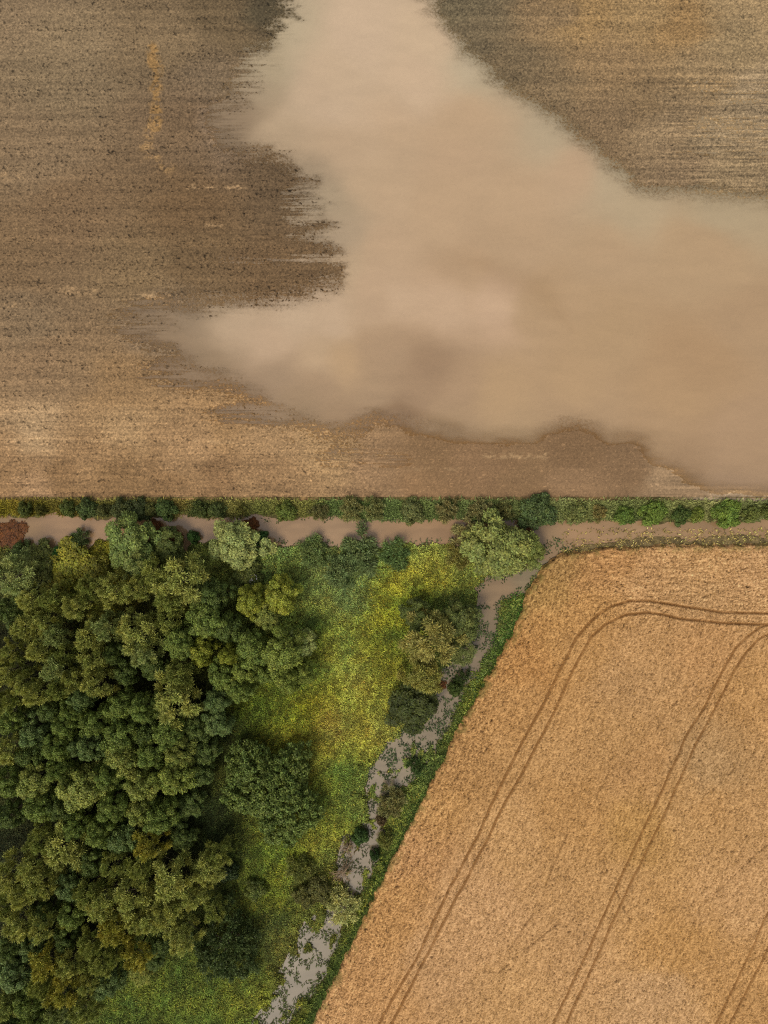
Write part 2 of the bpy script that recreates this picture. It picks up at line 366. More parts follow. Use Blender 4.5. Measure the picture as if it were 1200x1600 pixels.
streak = sstep(.5, .8, fbm(PX / 70, PY / 3, 3, 113)) * sstep(-55, 5, Dw) * sstep(700, 560, PX)
C = C * (1 - streak[..., None] * .10)
grain = fbm(PX / 40, PY / 14, 4, 117); C *= (1 + (grain - .5) * .05)[..., None]
sh = sstep(1000, 1090, PX) * sstep(110, 130, PY) * sstep(270, 250, PY)
C = C * (1 - sh[..., None]) + np.array([188, 168, 134]) * sh[..., None]
albedo = srgb(np.clip(C, 5, 240)) * KCAL
V = np.stack([X, Y, np.zeros_like(X)], -1).reshape(-1, 3)
fw = link_mesh('flood_water', V, grid_faces(len(xs), len(ys)), M_FLOOD, colors=albedo.reshape(-1, 3), smooth=True)
depth = -bed(PX, PY, hexd(PX, PY))[0]
murk = 1 - np.exp(-np.clip(depth, 0, 5) / .050)
at_ = fw.data.attributes.new('Murk', 'FLOAT', 'POINT'); at_.data.foreach_set('value', murk.astype(np.float32).ravel())
tag(fw, 'pale milky brown flood water spread over the ploughed field', 'water', kind='structure')

# ------------------------------------------------------------------ land below the field: banks, ditch, meadow, brook, wheat bed
WLEV = -0.40
def land_height(PX, PY):
    dd = ditch_d(PX, PY); db = brook_d(PX, PY); dw = wheat_d(PX, PY)
    d = np.minimum(dd, db)
    h = WLEV + np.where(d > 0, 0.05 + 0.55 * sstep(0, 28, d), np.clip(d * 0.07, -0.8, 0))
    h += (fbm(PX / 9, PY / 9, 3, 121) - .5) * .14 * sstep(-2, 8, d)
    h += (fbm(PX / 90, PY / 90, 3, 123) - .5) * .5 * sstep(15, 60, d) * sstep(0, 60, dw)
    return h, d, dw
xs = grid_axes(-61.5, 61.5, 0.2, -1500, 1500)
ysl = grid_axes(-81.5, 2.36, 0.2, -1500, 2.36); ysl = ysl[ysl <= 2.361]
X, Y = np.meshgrid(xs, ysl); PX = X * 10 + 600; PY = 800 - Y * 10
Hh, dl, dw = land_height(PX, PY)
edge = sstep(785, 777, PY)                                     # meets the field along its straight edge
Hh = Hh * (1 - edge) + 0.06 * edge
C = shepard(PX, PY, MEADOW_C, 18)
bankc = sstep(830, 815, PY)
C = C * (1 - bankc[..., None]) + np.array([112, 108, 62]) * bankc[..., None]
straw = sstep(5, 2, np.abs(PY - 780 + (fbm(PX / 30, PY, 2, 127) - .5) * 3)) * (.5 + .5 * sstep(.35, .6, fbm(PX / 40, PX * 0, 2, 129)))
C = C * (1 - straw[..., None]) + np.array([176, 140, 92]) * straw[..., None]
whitish = sstep(1030, 1110, PX) * sstep(4, 1.5, np.abs(PY - 779.5 - (PX - 1100) * .02))
C = C * (1 - whitish[..., None]) + np.array([214, 186, 152]) * whitish[..., None]
gb = sstep(30, 8, dw) * (dw > -2) * sstep(860, 880, PY)          # green strip along the crop
C = C * (1 - gb[..., None] * .8) + np.array([70, 92, 38]) * gb[..., None] * .8
tp = sstep(870, 900, PX) * sstep(880, 868, PY) * sstep(822, 830, PY); C = C * (1 - tp[..., None] * .85) + np.array([150, 128, 92]) * tp[..., None] * .85
mud = sstep(4, -1, dl) * (1 - .8 * tp); C = C * (1 - mud[..., None] * .8) + np.array([104, 84, 62]) * mud[..., None] * .8
inw = dw < 0; C[inw] = (96, 66, 34)
C *= (1 + (fbm(PX / 5, PY / 5, 3, 131) - .5) * .6)[..., None]
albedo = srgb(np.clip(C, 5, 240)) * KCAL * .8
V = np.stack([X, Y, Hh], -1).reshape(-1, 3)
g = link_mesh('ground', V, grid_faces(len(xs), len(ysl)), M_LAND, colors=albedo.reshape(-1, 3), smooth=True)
tag(g, 'green meadow, wood floor and banks below the ploughed field', 'ground', kind='structure')

def water_strip(name, x0, x1, y0, y1, z, pts, label, step=.4, amp=.10):
    xs = np.arange(x0, x1 + step / 2, step); ys = np.arange(y0, y1 + step / 2, step)
    X, Y = np.meshgrid(xs, ys); PX = X * 10 + 600; PY = 800 - Y * 10
    C = shepard(PX + (fbm(PX / 40, PY / 12, 3, 141) - .5) * 50, PY, pts, 15)
    C *= (1 + (fbm(PX / 30, PY / 8, 4, 143) - .5) * amp * 2)[..., None]
    V = np.stack([X, Y, np.full_like(X, z)], -1).reshape(-1, 3)
    C = C * np.array([.97, .985, .92])
    o = link_mesh(name, V, grid_faces(len(xs), len(ys)), M_DITCH, colors=(srgb(C) * KCAL).reshape(-1, 3))
    tag(o, label, 'water', kind='structure')
water_strip('ditch_water', -120, 120, -7.6, 1.2, WLEV, [(0,825,150,118,86),(120,822,166,130,100),(220,820,162,126,96),(290,820,164,130,102),(420,820,166,132,104),(540,822,172,138,110),
    (640,828,168,132,102),(700,825,162,126,96),(780,825,138,102,72),(860,850,156,126,98),(900,838,168,132,102),(1000,835,168,134,104),(1130,830,164,130,100),(1200,830,164,130,100)],
    'pinkish brown water in the straight ditch below the ploughed field')
water_strip('brook_water', -45, 29, -125, -5.6, WLEV - .006, [(850,870,142,124,100),(765,925,150,122,96),(760,980,134,114,92),(745,1010,138,118,98),(700,1070,144,124,104),(690,1130,142,124,104),
    (620,1170,146,128,108),(590,1240,148,130,112),(580,1330,146,128,110),(500,1460,142,126,108),(440,1560,140,124,106),(400,1620,138,122,104)],
    'grey brown water in the slanting brook beside the wheat')

# ------------------------------------------------------------------ wheat
def in_rows(PX, PY):
    """coordinate across and along the drilled rows: along the field edge near it, then parallel to the long edge"""
    a = math.radians(64.0)
    v1 = PY; u1 = PX
    v2 = PX * math.sin(a) + PY * math.cos(a); u2 = PX * math.cos(a) - PY * math.sin(a)
    hz = sstep(965, 945, PY) * sstep(880, 960, PX)
    return u1, v1, u2, v2, hz
def wheat_field(PX, PY):
    u1, v1, u2, v2, hz = in_rows(PX, PY)
    rA = fbm(u1 / 14, v1 / 2.2, 3, 151); rB = fbm(u2 / 9, v2 / 2.4, 3, 153)
    rows = rA * hz + rB * (1 - hz)
    sA = sstep(.70, .90, vnoise(u1 / 2.6, v1 / 1.5, 155)); sB = sstep(.70, .90, vnoise(u2 / 2.0, v2 / 1.6, 157))
    spk = sA * hz + sB * (1 - hz)
    tr = np.zeros(PX.shape, np.float32)
    wob = (fbm(PX / 34, PY / 34, 2, 159) - .5) * 3
    for k, t in enumerate(TRAMS):
        w = [1.9, 1.9, 1.6, 1.6, 1.4, 1.4][k]
        d = line_dist(PX + wob, PY + wob * .4, t)
        tr = np.maximum(tr, sstep(w + 1.0, w * .35, d) * (.70 + .30 * sstep(.3, .6, fbm(PX / 9, PY / 9, 2, 161 + k))))
    fa = np.zeros(PX.shape, np.float32)
    for t in FAINT:
        d = line_dist(PX + wob * 2, PY - wob, t)
        fa = np.maximum(fa, sstep(2.3, .5, d) * sstep(.35, .6, fbm(PX / 11, PY / 11, 2, 171)))
    return rows, spk, tr, fa
WHEAT_C = [(870,880,144,112,60),(900,900,160,118,66),(950,870,166,122,70),(1100,870,174,134,82),(1190,880,176,136,86),(840,930,150,116,60),(850,980,160,118,62),(820,1020,164,118,62),(900,950,172,128,70),(1000,900,172,132,82),
 (1100,930,172,134,84),(900,1010,172,130,74),(800,1100,164,122,68),(1000,1010,172,132,80),(990,1060,168,130,80),(1100,1020,172,130,78),(1180,1080,174,132,76),(950,1150,172,132,78),(850,1180,172,132,78),(720,1200,158,118,66),
 (690,1260,168,126,70),(650,1330,174,130,78),(600,1420,170,126,70),(570,1520,176,132,78),(520,1590,182,138,84),(800,1300,178,138,84),(740,1400,182,142,92),(700,1500,180,140,90),(900,1250,170,128,72),
 (1000,1200,176,134,80),(1100,1212,158,126,80),(1000,1290,168,128,68),(1100,1250,176,134,78),(1070,1280,180,140,84),(950,1400,174,134,80),(1050,1480,174,131,72),(900,1500,178,138,86),(1150,1400,180,140,88),(1150,1550,172,130,74),(1020,1560,182,144,94),
 (800,1550,178,138,84),(1190,1250,178,138,84)]
xs = grid_axes(-13.0, 61.5, 0.125, -40, 100); ysw = grid_axes(-81.5, -4.6, 0.125, -140, -4.6); ysw = ysw[ysw <= -4.59]
X, Y = np.meshgrid(xs, ysw); PX = X * 10 + 600; PY = 800 - Y * 10
wd = wheat_d(PX, PY); rows, spk, tr, fa = wheat_field(PX, PY)
wx = (fbm(PX / 40, PY / 40, 3, 181) - .5) * 60; wy = (fbm(PX / 40, PY / 40, 3, 183) - .5) * 60
C = shepard(PX + wx, PY + wy, WHEAT_C, 25) * .97 + np.array([171, 130, 78]) * .0
C = (C * .75 + np.array([169, 128, 75]) * .25) * np.array([1.05, 1.05, 1.08])
fine = fbm((PX - .8 * PY) / 1.9, (PY + .5 * PX) / 1.25, 2, 185)
hc_ = 1 + .45 * np.maximum(sstep(1010, 940, PY), sstep(-90, -20, wd))
lum = 1.07 + hc_ * ((rows - .5) * .28 + (fine - .5) * .66 - spk * .30) - fa * .20 + (fbm(PX / 60, PY / 60, 3, 189) - .5) * .12
C = C * lum[..., None] ** np.array([.92, 1.02, 1.2]) * np.array([1.0, 1.0, 1.03])
edgeg = sstep(-14, 0, wd) * sstep(.45, .65, fbm(PX / 8, PY / 8, 3, 187)) * .5
C = C * (1 - edgeg[..., None]) + np.array([104, 100, 46]) * edgeg[..., None]
C = C * (1 - tr[..., None] * .62) + np.array([112, 76, 36]) * tr[..., None] * .66
CROPH = 0.62
Hc = CROPH + (rows - .5) * .14 + (fine - .5) * .14 - spk * .08 - fa * .12
Hc = Hc * (1 - tr) + tr * (0.28 + (fine - .5) * .06)
Hc = np.where(wd < 2.5, Hc * sstep(3, -3, wd), 0)
keep = wd < 3.2
albedo = srgb(np.clip(C, 8, 235)) * KCAL
V = np.stack([X, Y, Hc - (wd > 0) * .1], -1).reshape(-1, 3)
F = grid_faces(len(xs), len(ysw), keep)
wv, wf, wc = compact(V, F, albedo.reshape(-1, 3))

# upright ears as small blades rising through the canopy surface
def blades(n, rng, px0, px1, py0, py1, accept, color, zfun, length, width, lean, upright=.6):
    px = rng.uniform(px0, px1, n).astype(np.float32); py = rng.uniform(py0, py1, n).astype(np.float32)
    k = accept(px, py); px = px[k]; py = py[k]; n = len(px)
    x = (px - 600) / 10; y = (800 - py) / 10; z = zfun(px, py)
    a = rng.uniform(0, 2 * np.pi, n); L = length * rng.uniform(.6, 1.4, n); W = width * rng.uniform(.7, 1.3, n)
    ln = np.clip(rng.normal(lean, .25, n), .05, 1.3)                     # tilt from vertical, radians
    dx = np.cos(a) * np.sin(ln); dy = np.sin(a) * np.sin(ln); dz = np.cos(ln) * upright
    sx = -np.sin(a) * W; sy = np.cos(a) * W
    base = np.stack([x, y, z], 1); d = np.stack([dx * L, dy * L, dz * L], 1); s = np.stack([sx, sy, np.zeros(n)], 1)
    v = np.stack([base - s * .6, base + d * .55 - s, base + d, base + d * .55 + s], 1)   # leaf-shaped quad
    c = color(px, py, rng)
    return v.reshape(-1, 3), np.arange(4 * n).reshape(-1, 4), np.repeat(c, 4, 0)
rng = np.random.RandomState(5)
def wcol(px, py, rng):
    c = shepard(px, py, WHEAT_C, 25) * (1.16 * rng.uniform(.72, 1.22, len(px)))[:, None]
    c[:, 2] *= rng.uniform(.85, 1.15, len(px))
    return srgb(np.clip(c, 5, 240)) * KCAL
def wacc(px, py):
    r, s, t, f = wheat_field(px, py)
    return (wheat_d(px, py) < -1) & (t < .25) & (f < .5) & (s < .5)
v2, f2, c2 = blades(420000, rng, 470, 1235, 845, 1625, wacc, wcol, lambda px, py: np.full(len(px), CROPH - .05), .17, .03, .8)
wheat = link_mesh('wheat_crop', np.concatenate([wv, v2]), np.concatenate([wf, f2 + len(wv)]), M_WHEAT, colors=np.concatenate([wc, c2]))
tag(wheat, 'golden ripe wheat crop with paired tractor tramlines at the lower right', 'wheat', kind='stuff')

# ------------------------------------------------------------------ grass, bank reeds
rng = np.random.RandomState(11)
def gcol_factory(boost, jitter=.28):
    def gcol(px, py, rng):
        wx = rng.normal(0, 9, len(px)); wy = rng.normal(0, 9, len(px))
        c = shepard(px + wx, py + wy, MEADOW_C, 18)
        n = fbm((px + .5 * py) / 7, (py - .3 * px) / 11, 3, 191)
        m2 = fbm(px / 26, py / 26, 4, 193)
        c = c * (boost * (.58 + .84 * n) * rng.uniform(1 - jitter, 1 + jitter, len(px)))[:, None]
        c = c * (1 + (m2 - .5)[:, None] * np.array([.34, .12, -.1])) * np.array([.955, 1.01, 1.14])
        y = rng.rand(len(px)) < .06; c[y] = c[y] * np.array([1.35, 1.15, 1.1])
        return srgb(np.clip(c, 3, 240)) * KCAL
    return gcol
def macc(px, py):
    h, d, dw_ = land_height(px, py)
    inside = (py > 832) & (dw_ > 6) & (d > 1.5)
    left_of_brook = px < 870 - (py - 850) * .53
    dens = sstep(.25, .5, fbm(px / 5, py / 5, 2, 197))
    return inside & left_of_brook & (np.random.RandomState(3).rand(len(px)) < .35 + .65 * dens)
gz = lambda px, py: land_height(px, py)[0] - .02
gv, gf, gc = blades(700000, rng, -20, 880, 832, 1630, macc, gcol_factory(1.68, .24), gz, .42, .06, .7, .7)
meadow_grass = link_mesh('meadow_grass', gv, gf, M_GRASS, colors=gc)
tag(meadow_grass, 'tussocky yellow green meadow grass between the wood and the brook', 'grass', kind='stuff')

def strip_color(pts, jitter=.25):
    def f(px, py, rng):
        c = shepard(px + rng.normal(0, 6, len(px)), py, pts, 12) * (rng.uniform(1 - jitter, 1 + jitter, len(px)))[:, None]
        return srgb(np.clip(c, 3, 240)) * KCAL
    return f
BANK_C = [(700,808,100,112,66),(300,806,96,104,58),(1000,808,104,118,68),(20,790,132,124,44),(60,795,120,114,46),(30,785,150,130,60),(90,785,128,118,56),(180,785,130,126,66),(280,785,140,126,68),(380,785,140,134,76),(400,800,118,122,66),(460,785,134,132,72),(540,790,106,122,70),(600,795,108,124,72),(660,790,112,124,72),
 (740,795,114,126,76),(800,790,116,126,76),(860,790,128,134,84),(920,790,132,136,84),(1000,790,126,132,80),(1080,790,134,136,84),(1110,785,140,140,90),(1180,790,130,136,86)]
def bacc(px, py):
    e = (fbm(px / 16, py / 16, 3, 201) - .5) * 16
    low = 804 + e + 8 * sstep(500, 560, px)
    r = np.random.RandomState(8).rand(len(px))
    return (py > 781 + (e * .15)) & (py < low) & (r < .4 + .6 * sstep(781, 790, py))
bv, bf, bc = blades(60000, rng, -25, 1225, 779, 822, bacc, strip_color([(x, y, r * 1.2, g * 1.2, b * 1.15) for x, y, r, g, b in BANK_C]), lambda px, py: np.maximum(land_height(px, py)[0], WLEV), .8, .07, .6, .8)
tag(link_mesh('bank_reeds', bv, bf, M_GRASS, colors=bc), 'pale green reeds and tall grass along the ploughed field bank of the ditch', 'reeds', kind='stuff')
# low sedge on the wheat side of the ditch and along the brook
SEDGE_C = [(1000,848,134,130,82),(1100,838,132,128,80),(950,850,122,120,72),(900,858,120,118,70),(850,895,92,104,54),(820,935,56,86,36),(795,985,56,84,34),(770,1040,66,88,36),(740,1080,88,100,34),(720,1090,60,84,32),
 (700,1140,78,90,40),(670,1200,66,84,40),(630,1280,60,80,36),(590,1360,60,80,34),(550,1440,70,86,38),(500,1560,66,84,38),(1200,835,124,128,72)]
def sacc(px, py):
    dw_ = wheat_d(px, py); dd = np.minimum(ditch_d(px, py), brook_d(px, py)); r = np.random.RandomState(9).rand(len(px))
    band = (dw_ > -1) & (dw_ < 12 + 26 * fbm(px / 9, py / 9, 3, 207)) & (dd > -5)
    flooded = (px > 880) & (py > 826) & (dw_ > -1) & (fbm(px / 9, py / 5, 3, 205) > .47)
    return (band & (py > 858) & (px > 380)) | (flooded & (r < .45)) | (band & (px > 860) & (r < .22))
def szf(px, py): return np.maximum(land_height(px, py)[0], WLEV) - .02
sv, sf, sc_ = blades(170000, rng, 380, 1225, 824, 1630, sacc, strip_color([(x, y, r * 1.5, g * 1.36, b * 1.3) for x, y, r, g, b in SEDGE_C], .38), szf, .6, .07, .6, .7)
tag(link_mesh('bank_sedge', sv, sf, M_GRASS, colors=sc_), 'dark green grass strip between the brook and the wheat edge', 'grass', kind='stuff')
def iacc(px, py):
    db = brook_d(px, py); n = fbm(px / 9, py / 9, 3, 211); r = np.random.RandomState(10).rand(len(px))
    isl = (db < 4) & (db > -22) & (n > .55) & (r < .75) & (py > 940)
    rim = (db < 5) & (db > -6) & (r < .5) & (n > .42)
    dd = ditch_d(px, py); rim2 = (dd < 2) & (dd > -7) & (n > .5) & (r < .5) & (px > 380)
    return isl | rim | rim2
ISL_C = [(700,1000,84,98,56),(640,1200,70,86,48),(560,1300,78,84,50),(500,1450,84,92,48),(450,1560,80,90,44),(600,835,100,110,64),(800,960,76,92,50)]
iv, if_, ic = blades(160000, rng, 380, 900, 800, 1630, iacc, strip_color(ISL_C, .35), lambda px, py: np.maximum(land_height(px, py)[0], WLEV), .45, .07, .9, .6)
tag(link_mesh('water_plants', iv, if_, M_GRASS, colors=ic), 'small tufts of weeds standing in the flooded brook and ditch', 'weeds', kind='stuff')

# ------------------------------------------------------------------ trees and shrubs
def unit(rng, n, up=0.0):
    v = rng.normal(size=(n, 3)); v[:, 2] += up; v /= np.linalg.norm(v, axis=1)[:, None] + 1e-9; return v

def leaf_quads(pos, axis, side, L, W):
    a = axis * L[:, None]; s = side * W[:, None]
    v = np.stack([pos - a * .15, pos + a * .45 - s, pos + a, pos + a * .45 + s], 1)
    return v.reshape(-1, 3)

def crown_mesh(kind, R, H0, H1, npuff, nleaf, pr, L, W, seed):
    """leaf cloud: puffs spread over the outside of a dome between heights H0 and H1, each puff covered with leaves"""
    rng = np.random.RandomState(seed)
    Hm = (H1 - H0)
    lob = rng.uniform(0, 6.28, 4); amp = rng.uniform(.06, .18, 4)
    P = []; RR = []
    for k in range(npuff):
        # dome: golden-angle spiral from top to skirt
        t = (k + .5) / npuff; a = k * 2.39996 + rng.uniform(-.4, .4)
        zc = 1 - t * 1.05; rr = math.sqrt(max(0, 1 - max(zc, -0.2) ** 2)) if kind != 'cone' else (1 - zc * .85)
        lobe = 1 + sum(amp[i] * math.cos((i + 2) * a + lob[i]) for i in range(4))
        rr *= R * .82 * lobe * rng.uniform(.82, 1.08)
        z = H0 + Hm * .12 + (Hm * .80) * (max(zc, 0) * rng.uniform(.85, 1.05) + (0 if zc > 0 else zc * .3))
        P.append((math.cos(a) * rr, math.sin(a) * rr, z)); RR.append(pr * rng.uniform(.7, 1.25))
    P = np.array(P); RR = np.array(RR)
    n_in = npuff // 5                                                     # inner fill
    Pin = unit(rng, n_in) * np.array([R * .5, R * .5, Hm * .3]) + np.array([0, 0, H0 + Hm * .45])
    P = np.concatenate([P, Pin]); RR = np.concatenate([RR, np.full(n_in, pr * 1.1)])
    vs_, cs_ = [], []
    ctr = np.array([0, 0, H0 + Hm * .1])
    for k in range(len(P)):
        m = nleaf if k < npuff else nleaf // 2
        d = unit(rng, m, .55)
        out = (P[k] - ctr); out = out / (np.linalg.norm(out) + 1e-6)
        tint = rng.uniform(.82, 1.18)
        if kind in ('plume', 'cone'):
            # brush of long leaves streaming out of the branch tip
            d2 = d * .75 + out * .75; d2 /= np.linalg.norm(d2, axis=1)[:, None]
            pos = P[k] + d2 * RR[k] * rng.uniform(.15, 1.15, m)[:, None] * np.array([1, 1, .9]) + out * RR[k] * rng.uniform(-.6, .6, m)[:, None]
            ax = d2 + rng.normal(0, .42, (m, 3)); ax /= np.linalg.norm(ax, axis=1)[:, None]
        else:
            pos = P[k] + d * (RR[k] * rng.uniform(.72, 1.06, m))[:, None]
            tng = rng.normal(size=(m, 3)); tng -= (tng * d).sum(1)[:, None] * d
            ax = tng + d * rng.uniform(-.1, .8, m)[:, None]; ax /= np.linalg.norm(ax, axis=1)[:, None]
        sd_ = np.cross(ax, d + rng.normal(0, .35, (m, 3))); sd_ /= np.linalg.norm(sd_, axis=1)[:, None] + 1e-6
        LL = L * rng.uniform(.65, 1.35, m); WW = W * rng.uniform(.7, 1.3, m)
        vs_.append(leaf_quads(pos, ax, sd_, LL, WW))
        br = tint * np.where(rng.rand(m) < .5, rng.uniform(.5, .95, m), rng.uniform(.95, 1.6, m))
        hue = rng.uniform(-.10, .10, m) + rng.uniform(-.06, .06)
        c = np.stack([br * (1 + hue), br, br * (1 - hue * .6)], 1)
        cs_.append(np.repeat(c, 4, 0))
    v = np.concatenate(vs_); c = np.concatenate(cs_)
    v[:, 2] = np.maximum(v[:, 2], .05)
    me_o = link_mesh('crown', v, np.arange(len(v)).reshape(-1, 4), M_LEAF, colors=c)
    return me_o, P[:npuff]

def tube(path, radii, seg=6):
    vs_, fs = [], []
    for i, (p, r) in enumerate(zip(path, radii)):
        p = np.array(p, float)
        q = np.array(path[min(i + 1, len(path) - 1)]) - np.array(path[max(i - 1, 0)])
        q = q / (np.linalg.norm(q) + 1e-9)
        u = np.cross(q, [0.3, 1, 0.1]); u /= np.linalg.norm(u) + 1e-9; w = np.cross(q, u)
        for k in range(seg):
            a = 2 * math.pi * k / seg; vs_.append(p + (u * math.cos(a) + w * math.sin(a)) * r)
    for i in range(len(path) - 1):
        for k in range(seg):
            a = i * seg + k; b = i * seg + (k + 1) % seg
            fs.append((a, b, b + seg, a + seg))
    return vs_, fs

def limbs_mesh(name, puffs, H0, H1, r0, seed, nl=7, color=(96, 84, 66), stub=1.0):
    rng = np.random.RandomState(seed); V_, F_ = [], []
    def add(path, radii):
        v, f = tube(path, radii); o = len(V_); V_.extend(v); F_.extend([tuple(o + i for i in q) for q in f])
    lean = rng.normal(0, .15, 2)
    top = H0 + (H1 - H0) * .75
    trunk = [(lean[0] * t * t * 2, lean[1] * t * t * 2, t * top) for t in (0, .12, .3, .5, .7, .9, 1.0)]
    add([(trunk[0][0], trunk[0][1], -.4)] + trunk, [r0 * 1.5, r0 * 1.25, r0, r0 * .85, r0 * .7, r0 * .5, r0 * .3, r0 * .12])
    idx = rng.permutation(len(puffs))[:nl]
    for i in idx:
        e = np.array(puffs[i]); z0 = max(.25 * top, min(e[2] - 1.0, top * rng.uniform(.3, .65)))
        t = z0 / top; b = np.array([lean[0] * t * t * 2, lean[1] * t * t * 2, z0])
        m = b * .5 + e * .5 + np.array([0, 0, -.12 * (H1 - H0) * rng.uniform(0, 1)])
        add([b, b * .6 + m * .4, m, m * .4 + e * .6, e], [r0 * .45, r0 * .36, r0 * .27, r0 * .18, r0 * .07])
    V_ = np.array(V_); c = np.tile(srgb(color) * .8, (len(V_), 1))
    return link_mesh(name, V_, np.array(F_), M_BARK, colors=c, smooth=True)

# kind: crown style, R, H0, H1, puffs, leaves, puff radius, leaf L, W, variants, trunk radius
KINDS = {
 'willow': ('plume', 3.0, 2.5, 9.5, 27, 420, .66, .32, .048, 5, .16),
 'broad':  ('lump', 3.0, 2.5, 9.0, 44, 240, .60, .23, .08, 5, .18),
 'shrub':  ('lump', 2.0, 0.15, 2.4, 30, 170, .55, .22, .08, 4, .07),
 'plumeshrub': ('plume', 2.0, 0.15, 2.4, 24, 170, .60, .36, .05, 3, .06),
 'bigbush': ('lump', 8.4, 1.0, 6.0, 640, 62, .42, .34, .10, 1, .3),
 'midbush': ('plume', 5.4, 0.6, 4.6, 190, 110, .50, .32, .06, 1, .25),
}
PROTO = {}
def proto(kind, v):
    if (kind, v) in PROTO: return PROTO[(kind, v)]
    st, R, H0, H1, npf, nl, pr, L, W, nv, tr_ = KINDS[kind]
    c, P = crown_mesh(st, R, H0, H1, npf, nl, pr, L, W, hash_seed(kind, v))
    t = limbs_mesh('trunk' if kind not in ('shrub', 'plumeshrub') else 'stems', P, H0, H1, tr_, hash_seed(kind, v) + 5, nl=9 if R < 5 else 16)
    PROTO[(kind, v)] = (c.data, t.data)
    for o in (c, t): bpy.data.objects.remove(o)
    return PROTO[(kind, v)]
def hash_seed(kind, v): return (sum(ord(ch) for ch in kind) * 7 + v * 131) % 10007
_rr = random.Random(42)
COUNT = {}
def plant(name, label, cat, group, px, py, r_px, kind, rgb, hscale=1.0, v=None, flat=True):
    """px, py, r_px: centre and radius of the crown as it appears; the base is moved in by the lean of the view"""
    st, R, H0, H1, npf, nl, pr, L, W, nv, tr_ = KINDS[kind]
    s = (r_px / 10.0) / R
    zc = (H0 * .35 + H1 * .65) * hscale
    s *= (CZ - zc) / CZ
    k = (CZ - zc) / CZ
    x = P2X(px) * k; y = P2Y(py) * k
    ppx = x * 10 + 600; ppy = 800 - y * 10
    z = float(land_height(np.array([ppx], np.float32), np.array([ppy], np.float32))[0][0])
    n = COUNT.get(kind, 0); COUNT[kind] = n + 1
    vv = n % nv if v is None else v
    cm, tm = proto(kind, vv)
    root = bpy.data.objects.new(name, None); COL.objects.link(root)
    root.location = (x, y, max(z, WLEV) - .03); root.rotation_euler = (0, 0, _rr.uniform(0, 6.28)); root.scale = (s, s, hscale)
    root.empty_display_size = .5
    tag(root, label, cat, group)
    t = bpy.data.objects.new('trunk' if kind not in ('shrub', 'plumeshrub') else 'stems', tm); COL.objects.link(t); t.parent = root
    c = bpy.data.objects.new('crown' if kind not in ('shrub', 'plumeshrub') else 'foliage', cm); COL.objects.link(c); c.parent = root
    lin = srgb(rgb) * np.array([.975, 1.01, .84], np.float32) * 1.30; c.color = (float(lin[0]), float(lin[1]), float(lin[2]), 1)
    return root

ORD = ['first','second','third','fourth','fifth','sixth','seventh','eighth','ninth','tenth','eleventh','twelfth','thirteenth','fourteenth','fifteenth','sixteenth','seventeenth','eighteenth']
OL = (142,140,72); OL2 = (122,124,60); OR = (140,130,52)     # olive plumes
GR = (100,110,50); DG = (80,90,42); BG = (92,104,58); YG = (126,126,46); PG = (132,136,80); LG = (112,118,52)
CN = {OL:'olive feathery', OL2:'dull olive feathery', OR:'orange tinged olive', GR:'mid green rounded', DG:'dark green rounded', BG:'bluish green', YG:'yellowish green', PG:'pale grey green', LG:'bright green'}
